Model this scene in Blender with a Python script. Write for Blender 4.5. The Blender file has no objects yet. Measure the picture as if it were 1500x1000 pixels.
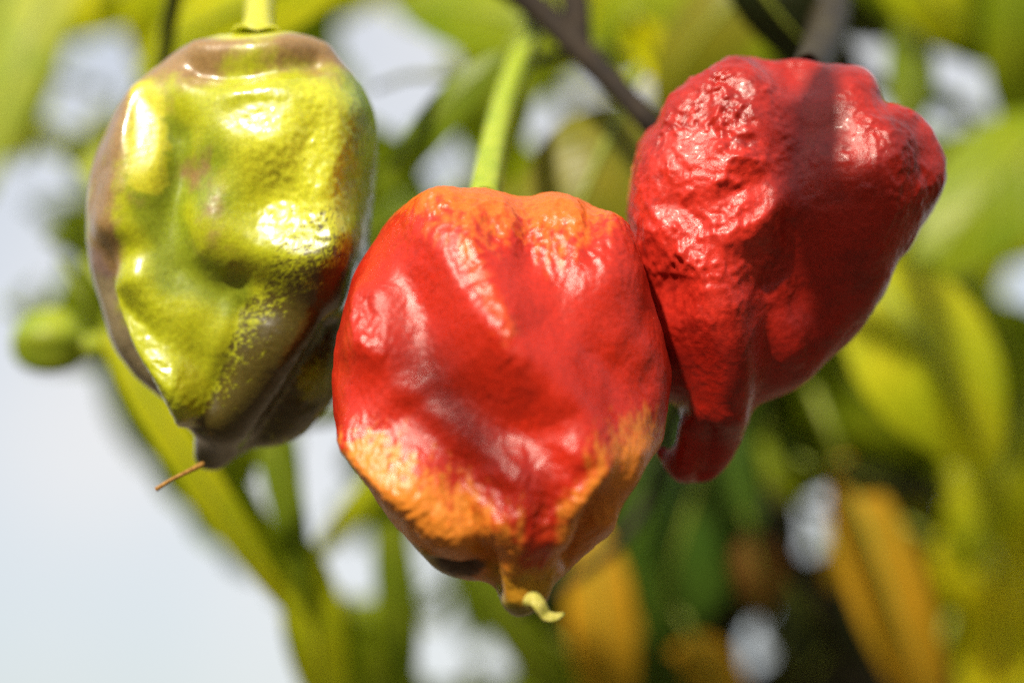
import bpy, math, random
import numpy as np
from mathutils import Vector, Matrix

S = bpy.context.scene
C = S.collection
rnd = random.Random(7)

# ------------------------------------------------------------------ camera
PITCH = math.radians(12)
DIST = 0.15 * 100 / 36                     # 150 mm wide frame at the focus distance
R_ = Vector((1, 0, 0))
D_ = Vector((0, math.cos(PITCH), math.sin(PITCH)))
U_ = Vector((0, -math.sin(PITCH), math.cos(PITCH)))
F_ = Vector((0, 0, 0.75))
cam_d = bpy.data.cameras.new('camera')
cam = bpy.data.objects.new('camera', cam_d)
C.objects.link(cam)
cam.location = F_ - D_ * DIST
cam.rotation_euler = (math.radians(90) + PITCH, 0, 0)
cam_d.lens = 100
cam_d.sensor_width = 36
cam_d.clip_start = 0.01
cam_d.clip_end = 2000
cam_d.dof.use_dof = True
cam_d.dof.focus_distance = DIST - 0.010
cam_d.dof.aperture_fstop = 5.6
cam_d.dof.aperture_blades = 0
S.camera = cam

# ------------------------------------------------------------------ sky and sun
SUN_EL, SUN_AZ = math.radians(40), math.radians(-154)   # azimuth from +Y towards +X: behind the camera, to its left
w = bpy.data.worlds.new('World')
S.world = w
w.use_nodes = True
nt = w.node_tree
nt.nodes.clear()
out = nt.nodes.new('ShaderNodeOutputWorld')
bg = nt.nodes.new('ShaderNodeBackground')
sky = nt.nodes.new('ShaderNodeTexSky')
sky.sky_type = 'NISHITA'
sky.sun_disc = False
sky.sun_elevation = SUN_EL
sky.sun_rotation = SUN_AZ
sky.dust_density = 2.0
tc = nt.nodes.new('ShaderNodeTexCoord')
cn = nt.nodes.new('ShaderNodeTexNoise')
cn.inputs['Scale'].default_value = 4.5
cn.inputs['Detail'].default_value = 5
cr = nt.nodes.new('ShaderNodeMapRange')
cr.inputs['From Min'].default_value = 0.32
cr.inputs['From Max'].default_value = 0.62
cr.inputs['To Min'].default_value = 0.3
cr.inputs['To Max'].default_value = 0.96
mx = nt.nodes.new('ShaderNodeMix')
mx.data_type = 'RGBA'
mx.inputs['B'].default_value = (6.15, 6.05, 6.0, 1)       # thin bright cloud
nt.links.new(tc.outputs['Generated'], cn.inputs['Vector'])
nt.links.new(cn.outputs['Fac'], cr.inputs['Value'])
nt.links.new(cr.outputs['Result'], mx.inputs['Factor'])
nt.links.new(sky.outputs['Color'], mx.inputs['A'])
nt.links.new(mx.outputs['Result'], bg.inputs['Color'])
bg.inputs['Strength'].default_value = 0.1
nt.links.new(bg.outputs['Background'], out.inputs['Surface'])

sl = bpy.data.lights.new('sun', 'SUN')
sl.energy = 4.8
sl.angle = math.radians(2.0)
sl.color = (1.0, 0.91, 0.74)
sun = bpy.data.objects.new('sun', sl)
C.objects.link(sun)
to_sun = Vector((math.sin(SUN_AZ) * math.cos(SUN_EL), math.cos(SUN_AZ) * math.cos(SUN_EL), math.sin(SUN_EL)))
sun.rotation_euler = (-to_sun).to_track_quat('-Z', 'Y').to_euler()
sun.location = F_ + to_sun * 3

S.view_settings.view_transform = 'Standard'
S.view_settings.look = 'None'
S.view_settings.exposure = 0.55
S.view_settings.gamma = 1.0
S.cycles.use_denoising = False
S.cycles.max_bounces = 8
S.cycles.sample_clamp_indirect = 4
S.cycles.sample_clamp_direct = 8
S.cycles.transmission_bounces = 6

# ------------------------------------------------------------------ helpers
MM = 0.001
PX = 0.0001                                # one photo pixel at the focus distance


def P(px, py, wmm=0.0):
    """point seen at photo pixel (px, py), wmm millimetres beyond the focus distance"""
    k = (DIST + wmm * MM) / DIST * PX
    return F_ + R_ * ((px - 750) * k) + U_ * ((500 - py) * k) + D_ * (wmm * MM)


def mesh_obj(name, verts, faces, mat, parent=None, loc=None, smooth=True):
    me = bpy.data.meshes.new(name)
    if loc is not None:
        verts = [tuple(Vector(v) - loc) for v in verts]
    me.from_pydata([tuple(v) for v in verts], [], faces)
    me.validate()
    if smooth:
        me.polygons.foreach_set('use_smooth', [True] * len(me.polygons))
    me.materials.append(mat)
    o = bpy.data.objects.new(name, me)
    C.objects.link(o)
    if parent:
        o.parent = parent
    elif loc is not None:
        o.location = loc
    return o


def thing(name, loc, label, cat):
    o = bpy.data.objects.new(name, None)
    o.empty_display_size = 0.01
    C.objects.link(o)
    o.location = loc
    o['label'] = label
    o['category'] = cat
    return o


def catmull(pts, n=8, closed=False):
    pts = [Vector(p) for p in pts]
    out_ = []
    m = len(pts)
    rng = range(m) if closed else range(m - 1)
    for i in rng:
        p0 = pts[(i - 1) % m] if closed or i > 0 else pts[0] * 2 - pts[1]
        p1, p2 = pts[i], pts[(i + 1) % m]
        p3 = pts[(i + 2) % m] if closed or i + 2 < m else pts[-1] * 2 - pts[-2]
        for j in range(n):
            t = j / n
            out_.append(0.5 * ((2 * p1) + (p2 - p0) * t + (2 * p0 - 5 * p1 + 4 * p2 - p3) * t * t
                               + (3 * p1 - p0 - 3 * p2 + p3) * t ** 3))
    if not closed:
        out_.append(pts[-1])
    return out_


def tube(path, radii, seg=12, ribs=0, rib_amp=0.0, wob=0.0):
    """tapered tube along a smoothed path of world points; returns verts, faces"""
    sub = 6
    pts = catmull(path, sub)
    rr = []
    m = len(radii)
    for i in range(m - 1):
        for j in range(sub):
            rr.append(radii[i] + (radii[i + 1] - radii[i]) * j / sub)
    rr.append(radii[-1])
    V, Fc = [], []
    nrm = None
    n = len(pts)
    for i, p in enumerate(pts):
        t = (pts[min(i + 1, n - 1)] - pts[max(i - 1, 0)]).normalized()
        if nrm is None:
            nrm = t.orthogonal().normalized()
        nrm = (nrm - t * nrm.dot(t)).normalized()
        b = t.cross(nrm)
        for k in range(seg):
            a = 2 * math.pi * k / seg
            r = rr[i] * (1 + rib_amp * math.cos(ribs * a) + wob * rnd.uniform(-1, 1))
            V.append(p + nrm * (math.cos(a) * r) + b * (math.sin(a) * r))
    for i in range(n - 1):
        for k in range(seg):
            Fc.append((i * seg + k, i * seg + (k + 1) % seg, (i + 1) * seg + (k + 1) % seg, (i + 1) * seg + k))
    V.append(pts[0])
    V.append(pts[-1])
    for k in range(seg):
        Fc.append((len(V) - 2, (k + 1) % seg, k))
        Fc.append((len(V) - 1, (n - 1) * seg + k, (n - 1) * seg + (k + 1) % seg))
    return V, Fc


# vectorised gradient noise
_prm = np.random.RandomState(3).permutation(256)
_prm = np.concatenate([_prm, _prm, _prm])
_g = np.random.RandomState(4).normal(size=(256, 3))
_g /= np.linalg.norm(_g, axis=1)[:, None]


def noise3(p):
    p = np.asarray(p, float)
    i = np.floor(p).astype(int)
    f = p - i
    i &= 255
    u = f * f * f * (f * (f * 6 - 15) + 10)
    res = 0
    for dx in (0, 1):
        for dy in (0, 1):
            for dz in (0, 1):
                h = _prm[_prm[_prm[i[:, 0] + dx] + i[:, 1] + dy] + i[:, 2] + dz]
                gr = _g[h]
                d = (gr * (f - np.array([dx, dy, dz]))).sum(1)
                wt = (u[:, 0] if dx else 1 - u[:, 0]) * (u[:, 1] if dy else 1 - u[:, 1]) * (u[:, 2] if dz else 1 - u[:, 2])
                res = res + d * wt
    return res * 1.5


def fbm(p, octv=4, gain=0.5):
    a, r, s = 1.0, 0, 1.0
    for k in range(octv):
        r = r + a * noise3(p * s + 17.3 * k)
        a *= gain
        s *= 2.03
    return r


def sstep(a, b, x):
    t = np.clip((x - a) / (b - a), 0, 1)
    return t * t * (3 - 2 * t)


# ------------------------------------------------------------------ materials
def new_mat(name):
    m = bpy.data.materials.new(name)
    m.use_nodes = True
    n = m.node_tree
    n.nodes.clear()
    o = n.nodes.new('ShaderNodeOutputMaterial')
    return m, n, o


def pod_material(name, rough=0.26, bump=0.25, sss=0.06, coat=0.25, vscale=900, spec=0.34):
    m, n, o = new_mat(name)
    L = n.links.new
    b = n.nodes.new('ShaderNodeBsdfPrincipled')
    at = n.nodes.new('ShaderNodeAttribute')
    at.attribute_name = 'skin_colour'
    tcn = n.nodes.new('ShaderNodeTexCoord')
    ns = n.nodes.new('ShaderNodeTexNoise')
    ns.inputs['Scale'].default_value = 1400
    ns.inputs['Detail'].default_value = 6
    ns.inputs['Roughness'].default_value = 0.7
    L(tcn.outputs['Object'], ns.inputs['Vector'])
    # mottled pigment
    mr = n.nodes.new('ShaderNodeMapRange')
    mr.inputs['From Min'].default_value = 0.3
    mr.inputs['From Max'].default_value = 0.7
    mr.inputs['To Min'].default_value = 0.78
    mr.inputs['To Max'].default_value = 1.2
    L(ns.outputs['Fac'], mr.inputs['Value'])
    mu = n.nodes.new('ShaderNodeMix')
    mu.data_type = 'RGBA'
    mu.blend_type = 'MULTIPLY'
    mu.inputs['Factor'].default_value = 1
    L(at.outputs['Color'], mu.inputs['A'])
    L(mr.outputs['Result'], mu.inputs['B'])
    L(mu.outputs['Result'], b.inputs['Base Color'])
    n2 = n.nodes.new('ShaderNodeTexNoise')
    n2.inputs['Scale'].default_value = 260
    n2.inputs['Detail'].default_value = 4
    L(tcn.outputs['Object'], n2.inputs['Vector'])
    r2 = n.nodes.new('ShaderNodeMapRange')
    r2.inputs['From Min'].default_value = 0.3
    r2.inputs['From Max'].default_value = 0.7
    r2.inputs['To Min'].default_value = rough - 0.07
    r2.inputs['To Max'].default_value = rough + 0.12
    L(n2.outputs['Fac'], r2.inputs['Value'])
    L(r2.outputs['Result'], b.inputs['Roughness'])
    vo = n.nodes.new('ShaderNodeTexVoronoi')
    vo.inputs['Scale'].default_value = vscale
    L(tcn.outputs['Object'], vo.inputs['Vector'])
    ad = n.nodes.new('ShaderNodeMath')
    ad.operation = 'MULTIPLY_ADD'
    ad.inputs[1].default_value = 0.5
    L(vo.outputs['Distance'], ad.inputs[0])
    L(ns.outputs['Fac'], ad.inputs[2])
    bp = n.nodes.new('ShaderNodeBump')
    bp.inputs['Strength'].default_value = bump
    bp.inputs['Distance'].default_value = 0.0004
    L(ad.outputs['Value'], bp.inputs['Height'])
    L(bp.outputs['Normal'], b.inputs['Normal'])
    b.inputs['Subsurface Weight'].default_value = sss
    b.inputs['Subsurface Radius'].default_value = (1.0, 0.35, 0.2)
    b.inputs['Subsurface Scale'].default_value = 0.002
    b.inputs['Specular IOR Level'].default_value = spec
    b.inputs['Coat Weight'].default_value = coat
    b.inputs['Coat Roughness'].default_value = 0.12
    L(b.outputs['BSDF'], o.inputs['Surface'])
    return m


def plain_mat(name, col, col2, rough=0.5, scale=400, bump=0.3, sss=0.0):
    m, n, o = new_mat(name)
    L = n.links.new
    b = n.nodes.new('ShaderNodeBsdfPrincipled')
    tcn = n.nodes.new('ShaderNodeTexCoord')
    ns = n.nodes.new('ShaderNodeTexNoise')
    ns.inputs['Scale'].default_value = scale
    ns.inputs['Detail'].default_value = 5
    L(tcn.outputs['Object'], ns.inputs['Vector'])
    r = n.nodes.new('ShaderNodeValToRGB')
    r.color_ramp.elements[0].position = 0.35
    r.color_ramp.elements[1].position = 0.65
    r.color_ramp.elements[0].color = (*col, 1)
    r.color_ramp.elements[1].color = (*col2, 1)
    L(ns.outputs['Fac'], r.inputs['Fac'])
    L(r.outputs['Color'], b.inputs['Base Color'])
    b.inputs['Roughness'].default_value = rough
    b.inputs['Specular IOR Level'].default_value = 0.25
    bp = n.nodes.new('ShaderNodeBump')
    bp.inputs['Strength'].default_value = bump
    bp.inputs['Distance'].default_value = 0.0005
    L(ns.outputs['Fac'], bp.inputs['Height'])
    L(bp.outputs['Normal'], b.inputs['Normal'])
    if sss:
        b.inputs['Subsurface Weight'].default_value = sss
        b.inputs['Subsurface Radius'].default_value = (0.8, 1, 0.2)
        b.inputs['Subsurface Scale'].default_value = 0.0015
    L(b.outputs['BSDF'], o.inputs['Surface'])
    return m


def leaf_material(name, col, trans, rough=0.38):
    """blade: green top with paler side veins, light passing through it"""
    m, n, o = new_mat(name)
    L = n.links.new
    b = n.nodes.new('ShaderNodeBsdfPrincipled')
    tr = n.nodes.new('ShaderNodeBsdfTranslucent')
    mixs = n.nodes.new('ShaderNodeMixShader')
    mixs.inputs['Fac'].default_value = trans
    uv = n.nodes.new('ShaderNodeUVMap')
    sp = n.nodes.new('ShaderNodeSeparateXYZ')
    L(uv.outputs['UV'], sp.inputs['Vector'])

    def math_(op, a, bb=None):
        k = n.nodes.new('ShaderNodeMath')
        k.operation = op
        for i_, v in enumerate((a, bb)):
            if v is None:
                continue
            if isinstance(v, (int, float)):
                k.inputs[i_].default_value = v
            else:
                L(v, k.inputs[i_])
        return k.outputs['Value']
    ab = math_('ABSOLUTE', math_('SUBTRACT', sp.outputs['Y'], 0.5))
    ph = math_('SUBTRACT', math_('MULTIPLY', sp.outputs['X'], 9.0), math_('MULTIPLY', ab, 5.0))
    fr = math_('ABSOLUTE', math_('SUBTRACT', math_('FRACT', ph), 0.5))
    vein = math_('SUBTRACT', 1.0, math_('MINIMUM', math_('MULTIPLY', fr, 9.0), 1.0))
    tcn = n.nodes.new('ShaderNodeTexCoord')
    ns = n.nodes.new('ShaderNodeTexNoise')
    ns.inputs['Scale'].default_value = 90
    ns.inputs['Detail'].default_value = 4
    L(tcn.outputs['Object'], ns.inputs['Vector'])
    hs = n.nodes.new('ShaderNodeValToRGB')
    hs.color_ramp.elements[0].position = 0.3
    hs.color_ramp.elements[1].position = 0.7
    hs.color_ramp.elements[0].color = (col[0] * 0.75, col[1] * 0.85, col[2] * 0.8, 1)
    hs.color_ramp.elements[1].color = (col[0] * 1.25, col[1] * 1.12, col[2] * 1.1, 1)
    L(ns.outputs['Fac'], hs.inputs['Fac'])
    mv = n.nodes.new('ShaderNodeMix')
    mv.data_type = 'RGBA'
    mv.inputs['B'].default_value = (min(1, col[0] * 1.8), min(1, col[1] * 1.5), col[2] * 2, 1)
    L(math_('MULTIPLY', vein, 0.5), mv.inputs['Factor'])
    L(hs.outputs['Color'], mv.inputs['A'])
    L(mv.outputs['Result'], b.inputs['Base Color'])
    mt = n.nodes.new('ShaderNodeMix')
    mt.data_type = 'RGBA'
    mt.blend_type = 'MULTIPLY'
    mt.inputs['Factor'].default_value = 1
    mt.inputs['B'].default_value = (1.35, 1.35, 0.6, 1)
    L(mv.outputs['Result'], mt.inputs['A'])
    L(mt.outputs['Result'], tr.inputs['Color'])
    b.inputs['Roughness'].default_value = rough
    b.inputs['Specular IOR Level'].default_value = 0.25
    bp = n.nodes.new('ShaderNodeBump')
    bp.inputs['Strength'].default_value = 0.4
    bp.inputs['Distance'].default_value = 0.0008
    L(vein, bp.inputs['Height'])
    L(bp.outputs['Normal'], b.inputs['Normal'])
    L(b.outputs['BSDF'], mixs.inputs[1])
    L(tr.outputs['BSDF'], mixs.inputs[2])
    L(mixs.outputs['Shader'], o.inputs['Surface'])
    return m


LEAF = {
    'green': leaf_material('leaf_green', (0.2331, 0.3037, 0.01), 0.45),
    'mid': leaf_material('leaf_mid_green', (0.1625, 0.2228, 0.01), 0.42),
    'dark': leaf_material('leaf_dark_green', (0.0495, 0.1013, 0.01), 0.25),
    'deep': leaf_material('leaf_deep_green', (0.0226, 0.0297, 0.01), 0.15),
    'lime': leaf_material('leaf_lime', (0.4802, 0.513, 0.0125), 0.48),
    'yellow': leaf_material('leaf_yellow', (0.7062, 0.648, 0.0125), 0.48),
    'pale': leaf_material('leaf_pale', (0.3814, 0.4455, 0.0625), 0.48),
    'olive': leaf_material('leaf_olive', (0.1907, 0.1823, 0.01), 0.4),
    'ochre': leaf_material('leaf_ochre', (0.5085, 0.2835, 0.0125), 0.4, 0.5),
    'brown': leaf_material('leaf_brown', (0.1836, 0.0878, 0.015), 0.25, 0.55),
}
RIB = plain_mat('midrib_green', (0.16, 0.20, 0.02), (0.22, 0.25, 0.03), 0.45, 300, 0.2, 0.1)
STALK = plain_mat('stalk_lime', (0.22, 0.30, 0.02), (0.32, 0.38, 0.03), 0.4, 300, 0.2, 0.2)
STALK_Y = plain_mat('stalk_yellow_green', (0.42, 0.42, 0.03), (0.52, 0.50, 0.05), 0.4, 300, 0.2, 0.2)
STALK_D = plain_mat('stalk_brown', (0.018, 0.012, 0.005), (0.034, 0.026, 0.008), 0.55, 300, 0.3)
WOOD = plain_mat('branch_bark', (0.010, 0.006, 0.004), (0.026, 0.016, 0.008), 0.75, 260, 0.6)
TWIG = plain_mat('twig_green', (0.07, 0.085, 0.012), (0.11, 0.12, 0.016), 0.5, 300, 0.3)
STYLE = plain_mat('dry_style_brown', (0.22, 0.10, 0.02), (0.42, 0.22, 0.05), 0.6, 2500, 0.4)
WITHER = plain_mat('dry_flower_cream', (0.36, 0.33, 0.05), (0.50, 0.44, 0.11), 0.5, 1500, 0.4, 0.2)
BUD = plain_mat('bud_green', (0.16, 0.22, 0.012), (0.24, 0.28, 0.016), 0.4, 200, 0.2, 0.2)
SOIL = plain_mat('ground_soil', (0.10, 0.075, 0.05), (0.18, 0.14, 0.09), 0.9, 14, 0.6)

# ------------------------------------------------------------------ ground
gv, gf = [], []
NG = 40
for i in range(NG + 1):
    for j in range(NG + 1):
        x = math.copysign(abs(i / NG * 2 - 1) ** 3, i / NG * 2 - 1) * 400
        y = math.copysign(abs(j / NG * 2 - 1) ** 3, j / NG * 2 - 1) * 400
        gv.append((x, y, 0.02 * rnd.uniform(-1, 1) * min(1, (abs(x) + abs(y)) * 0.2)))
for i in range(NG):
    for j in range(NG):
        a = i * (NG + 1) + j
        gf.append((a, a + NG + 1, a + NG + 2, a + 1))
g = mesh_obj('ground', gv, gf, SOIL)
g['kind'] = 'structure'


# ------------------------------------------------------------------ pods
def poly_dist(pts, poly):
    """nearest point on a closed polygon for every 2-D point"""
    best = np.full(len(pts), 1e18)
    near = np.zeros_like(pts)
    m = len(poly)
    for i in range(m):
        a, b = poly[i], poly[(i + 1) % m]
        ab = b - a
        t = np.clip(((pts - a) @ ab) / max(ab @ ab, 1e-12), 0, 1)
        q = a + t[:, None] * ab
        d = ((pts - q) ** 2).sum(1)
        k = d < best
        best[k] = d[k]
        near[k] = q[k]
    return np.sqrt(best), near


def inside(pts, poly):
    x, y = pts[:, 0], pts[:, 1]
    c = np.zeros(len(pts), bool)
    m = len(poly)
    for i in range(m):
        a, b = poly[i], poly[(i + 1) % m]
        if a[1] == b[1]:
            continue
        k = ((a[1] > y) != (b[1] > y)) & (x < (b[0] - a[0]) * (y - a[1]) / (b[1] - a[1]) + a[0])
        c ^= k
    return c


def pod_mesh(outline, fat, step=3.0, voxel=3.0, smooth=5):
    """a closed body swelled from its outline (in 0.1 mm units): thick where it is broad, thin along its tail"""
    poly = np.array([(p.x, p.y) for p in catmull([(a, b, 0) for a, b in outline], 5, True)])
    lo, hi = poly.min(0) - 2 * step, poly.max(0) + 2 * step
    nx, ny = int((hi[0] - lo[0]) / step) + 1, int((hi[1] - lo[1]) / step) + 1
    X, Y = np.meshgrid(lo[0] + np.arange(nx) * step, lo[1] + np.arange(ny) * step, indexing='ij')
    pts = np.stack([X.ravel(), Y.ravel()], 1)
    ins = inside(pts, poly)
    M = ins.reshape(nx, ny)
    f = np.zeros((nx, ny))
    ii, jj = np.meshgrid(np.arange(nx), np.arange(ny), indexing='ij')
    red = ((ii + jj) % 2 == 0) & M
    blk = ((ii + jj) % 2 == 1) & M
    om = 1.96
    for it in range(420):
        for msk in (red, blk):
            nb = np.zeros_like(f)
            nb[1:-1, 1:-1] = (f[2:, 1:-1] + f[:-2, 1:-1] + f[1:-1, 2:] + f[1:-1, :-2] + step * step) / 4
            f[msk] += om * (nb[msk] - f[msk])
    h = fat * np.sqrt(np.maximum(f, 0)).ravel()
    cell = (M[:-1, :-1] | M[1:, :-1] | M[:-1, 1:] | M[1:, 1:])
    used = np.zeros((nx, ny), bool)
    used[:-1, :-1] |= cell
    used[1:, :-1] |= cell
    used[:-1, 1:] |= cell
    used[1:, 1:] |= cell
    us = used.ravel()
    rim = us & ~ins
    _, near = poly_dist(pts[rim], poly)
    pts[rim] = near
    h[rim] = 0
    idf = np.full(nx * ny, -1)
    idb = np.full(nx * ny, -1)
    k = np.where(us)[0]
    idf[k] = np.arange(len(k))
    V = [np.stack([pts[k, 0], pts[k, 1], -h[k]], 1)]
    kb = np.where(ins)[0]
    idb[rim] = idf[rim]
    idb[kb] = len(k) + np.arange(len(kb))
    V.append(np.stack([pts[kb, 0], pts[kb, 1], h[kb]], 1))
    V = np.concatenate(V)
    Fc = []
    for i, j in zip(*np.where(cell)):
        a, b, c, d = i * ny + j, (i + 1) * ny + j, (i + 1) * ny + j + 1, i * ny + j + 1
        Fc.append((idf[a], idf[b], idf[c], idf[d]))
        Fc.append((idb[d], idb[c], idb[b], idb[a]))
    me = bpy.data.meshes.new('tmp')
    me.from_pydata(V.tolist(), [], [tuple(int(q) for q in t) for t in Fc])
    o = bpy.data.objects.new('tmp', me)
    C.objects.link(o)
    md = o.modifiers.new('r', 'REMESH')
    md.mode = 'VOXEL'
    md.voxel_size = voxel
    md.use_smooth_shade = True
    dg = bpy.context.evaluated_depsgraph_get()
    em = o.evaluated_get(dg).to_mesh()
    nv = len(em.vertices)
    co = np.empty(nv * 3)
    em.vertices.foreach_get('co', co)
    co = co.reshape(-1, 3).copy()
    ne = len(em.edges)
    ed = np.empty(ne * 2, int)
    em.edges.foreach_get('vertices', ed)
    ed = ed.reshape(-1, 2)
    faces = [tuple(p.vertices) for p in em.polygons]
    o.evaluated_get(dg).to_mesh_clear()
    bpy.data.objects.remove(o)
    bpy.data.meshes.remove(me)
    deg = np.bincount(ed.ravel(), minlength=nv).astype(float)

    def lap(c, lam):
        s = np.zeros_like(c)
        for q in range(c.shape[1]):
            s[:, q] = np.bincount(ed[:, 0], c[ed[:, 1], q], nv) + np.bincount(ed[:, 1], c[ed[:, 0], q], nv)
        return c + lam * (s / deg[:, None] - c)
    for it in range(smooth):
        co = lap(co, 0.6)
        co = lap(co, -0.58)
    for it in range(2):
        co = lap(co, 0.5)
    return co, faces, lap


def vnormals(co, faces):
    q = np.array([f if len(f) == 4 else (f[0], f[1], f[2], f[2]) for f in faces])
    nn = np.cross(co[q[:, 2]] - co[q[:, 0]], co[q[:, 3]] - co[q[:, 1]])
    vn = np.zeros_like(co)
    for k in range(4):
        for c in range(3):
            vn[:, c] += np.bincount(q[:, k], nn[:, c], len(co))
    vn /= np.maximum(np.linalg.norm(vn, axis=1), 1e-9)[:, None]
    ctr = co.mean(0)
    if ((co - ctr) * vn).sum() < 0:
        vn = -vn
    return vn


def blob(x, y, cx, cy, sx, sy, ang=0):
    a = math.radians(ang)
    dx, dy = x - cx, y - cy
    u = dx * math.cos(a) + dy * math.sin(a)
    v = -dx * math.sin(a) + dy * math.cos(a)
    return np.exp(-0.5 * ((u / sx) ** 2 + (v / sy) ** 2))


def stroke(x, y, pts, s):
    """gaussian ridge along a polyline"""
    p = np.stack([x, y], 1)
    best = np.full(len(x), 1e18)
    for (a, b) in zip(pts[:-1], pts[1:]):
        a, b = np.array(a, float), np.array(b, float)
        ab = b - a
        t = np.clip(((p - a) @ ab) / (ab @ ab), 0, 1)
        d = ((p - a - t[:, None] * ab) ** 2).sum(1)
        best = np.minimum(best, d)
    return np.exp(-0.5 * best / s ** 2)


HV = Vector((to_sun.dot(R_), -to_sun.dot(U_), to_sun.dot(D_) - 1)).normalized()  # facet tilt that sends the sun's glint to the camera


def facets(co, x, y, fr, lst):
    """press flat facets into the skin, most tilted to place sun glints: centre, half sizes, angle, depth share"""
    for cx, cy, sx, sy, ang, amt, *nv in lst:
        hv = Vector(nv[0]).normalized() if nv else HV
        w_ = blob(x, y, cx, cy, sx, sy, ang) ** 1.0 * fr
        w_ = np.clip(w_ * 1.5, 0, 1)
        core = (w_ > 0.6)
        if core.sum() < 5:
            continue
        z0 = (co[core, 2] * w_[core]).sum() / w_[core].sum()
        pl = z0 - (hv.x * (co[:, 0] - cx) + hv.y * (co[:, 1] - cy)) / hv.z
        co[:, 2] += (pl - co[:, 2]) * w_ * amt
    return co


def build_pod(root, outline, fat, w0, tilt, sculpt, colour, mat, yc, fac, wr):
    co, faces, lap = pod_mesh(outline, fat)
    vn = vnormals(co, faces)
    front = sstep(0.05, 0.65, -vn[:, 2])
    x, y = co[:, 0].copy(), co[:, 1].copy()
    d = sculpt(x, y, co, front)
    co = co + vn * d[:, None]
    co = facets(co, x, y, front, fac)
    for _ in range(3):
        co = lap(co, 0.5)
    vn = vnormals(co, faces)
    co = co + vn * wr(x, y, co)[:, None]
    co = lap(co, 0.3)
    rgb = colour(x, y, co, front)
    wl = co[:, 2] + tilt * (yc - co[:, 1])
    base = P(0, 0, w0)
    k = (DIST + w0 * MM) / DIST * PX
    R, U, D = np.array(R_), np.array(U_), np.array(D_)
    W = np.array(F_ + D_ * (w0 * MM)) + np.outer((co[:, 0] - 750) * k, R) + np.outer((500 - co[:, 1]) * k, U) + np.outer(wl * PX, D)
    W = W - np.array(root.location)
    me = bpy.data.meshes.new('body')
    me.from_pydata(W.tolist(), [], faces)
    me.polygons.foreach_set('use_smooth', [True] * len(me.polygons))
    # make sure the faces look outwards
    me.update()
    ca = me.color_attributes.new('skin_colour', 'FLOAT_COLOR', 'POINT')
    ca.data.foreach_set('color', np.concatenate([np.clip(rgb, 0, 1), np.ones((len(rgb), 1))], 1).ravel())
    me.materials.append(mat)
    import bmesh
    bm = bmesh.new()
    bm.from_mesh(me)
    bmesh.ops.recalc_face_normals(bm, faces=bm.faces)
    bm.to_mesh(me)
    bm.free()
    o = bpy.data.objects.new('body', me)
    C.objects.link(o)
    o.parent = root
    return o


def mixc(a, b, t):
    return a * (1 - t[:, None]) + np.array(b)[None, :] * t[:, None]


def wrinkle(co, s1, stretch=(1, 1, 1)):
    """crinkled skin: ridged noise, two scales, warped"""
    p = co * np.array(stretch) / s1
    wp = p + 0.6 * np.stack([noise3(p * 0.7 + 5), noise3(p * 0.7 + 31), noise3(p * 0.7 + 57)], 1)
    a = 1 - 2 * np.abs(noise3(wp))
    b = 1 - 2 * np.abs(noise3(wp * 2.1 + 9))
    return 0.65 * a + 0.35 * b


# ---- unripe pod on the left
out_l = [(300, 60), (350, 50), (400, 49), (445, 55), (480, 75), (510, 105), (535, 135), (549, 175), (553, 220), (551, 270), (546, 320),
         (538, 370), (525, 410), (512, 450), (503, 500), (498, 550), (487, 585), (466, 615), (440, 641), (405, 655), (370, 657),
         (345, 669), (323, 683), (300, 686), (285, 672), (287, 648), (294, 625), (278, 607), (250, 591), (215, 565), (185, 530),
         (164, 495), (149, 450), (139, 400), (131, 350), (129, 300), (133, 260), (144, 225), (164, 185), (190, 145), (225, 105), (262, 75)]


def sculpt_l(x, y, co, fr):
    d = 22 * blob(x, y, 450, 200, 70, 90)
    d += 26 * blob(x, y, 458, 372, 46, 42, -20)
    d -= 20 * stroke(x, y, [(266, 200), (258, 310), (283, 395), (340, 430), (400, 425)], 30)
    d -= 12 * blob(x, y, 310, 260, 46, 60)
    d += 8 * blob(x, y, 325, 345, 34, 40)
    d += 14 * stroke(x, y, [(215, 150), (205, 260), (190, 330)], 22)
    d += 24 * stroke(x, y, [(215, 420), (250, 510), (290, 590)], 22)
    d -= 11 * stroke(x, y, [(168, 350), (174, 430), (205, 510), (270, 590)], 10) * sstep(330, 430, y)
    d -= 3 * stroke(x, y, [(250, 200), (258, 300), (245, 390)], 16)
    d += 24 * stroke(x, y, [(455, 440), (400, 540), (350, 605)], 38)
    d -= 9 * stroke(x, y, [(372, 460), (345, 540), (312, 600)], 11)
    d -= 16 * stroke(x, y, [(372, 650), (430, 570), (480, 480)], 15)
    d -= 14 * stroke(x, y, [(300, 110), (380, 120), (460, 110)], 14)
    d += 10 * stroke(x, y, [(300, 85), (380, 92), (470, 88)], 14)
    d += 5 * stroke(x, y, [(360, 165), (440, 170), (500, 175)], 14)
    d = 1.45 * d * fr
    d += 5 * fbm(co / 95.0 + 3, 2)
    return d


def wr_l(x, y, co):
    wm = 0.10 + 0.7 * blob(x, y, 450, 230, 60, 80) + 0.3 * blob(x, y, 430, 340, 45, 40) + 0.6 * stroke(x, y, [(240, 450), (290, 590)], 20) \
        + 0.5 * blob(x, y, 440, 560, 50, 60)
    d = 2.2 * wm * wrinkle(co, 22, (1, 0.7, 1))
    d += 1.5 * wm * fbm(co / 9.0, 2)
    return d


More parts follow.
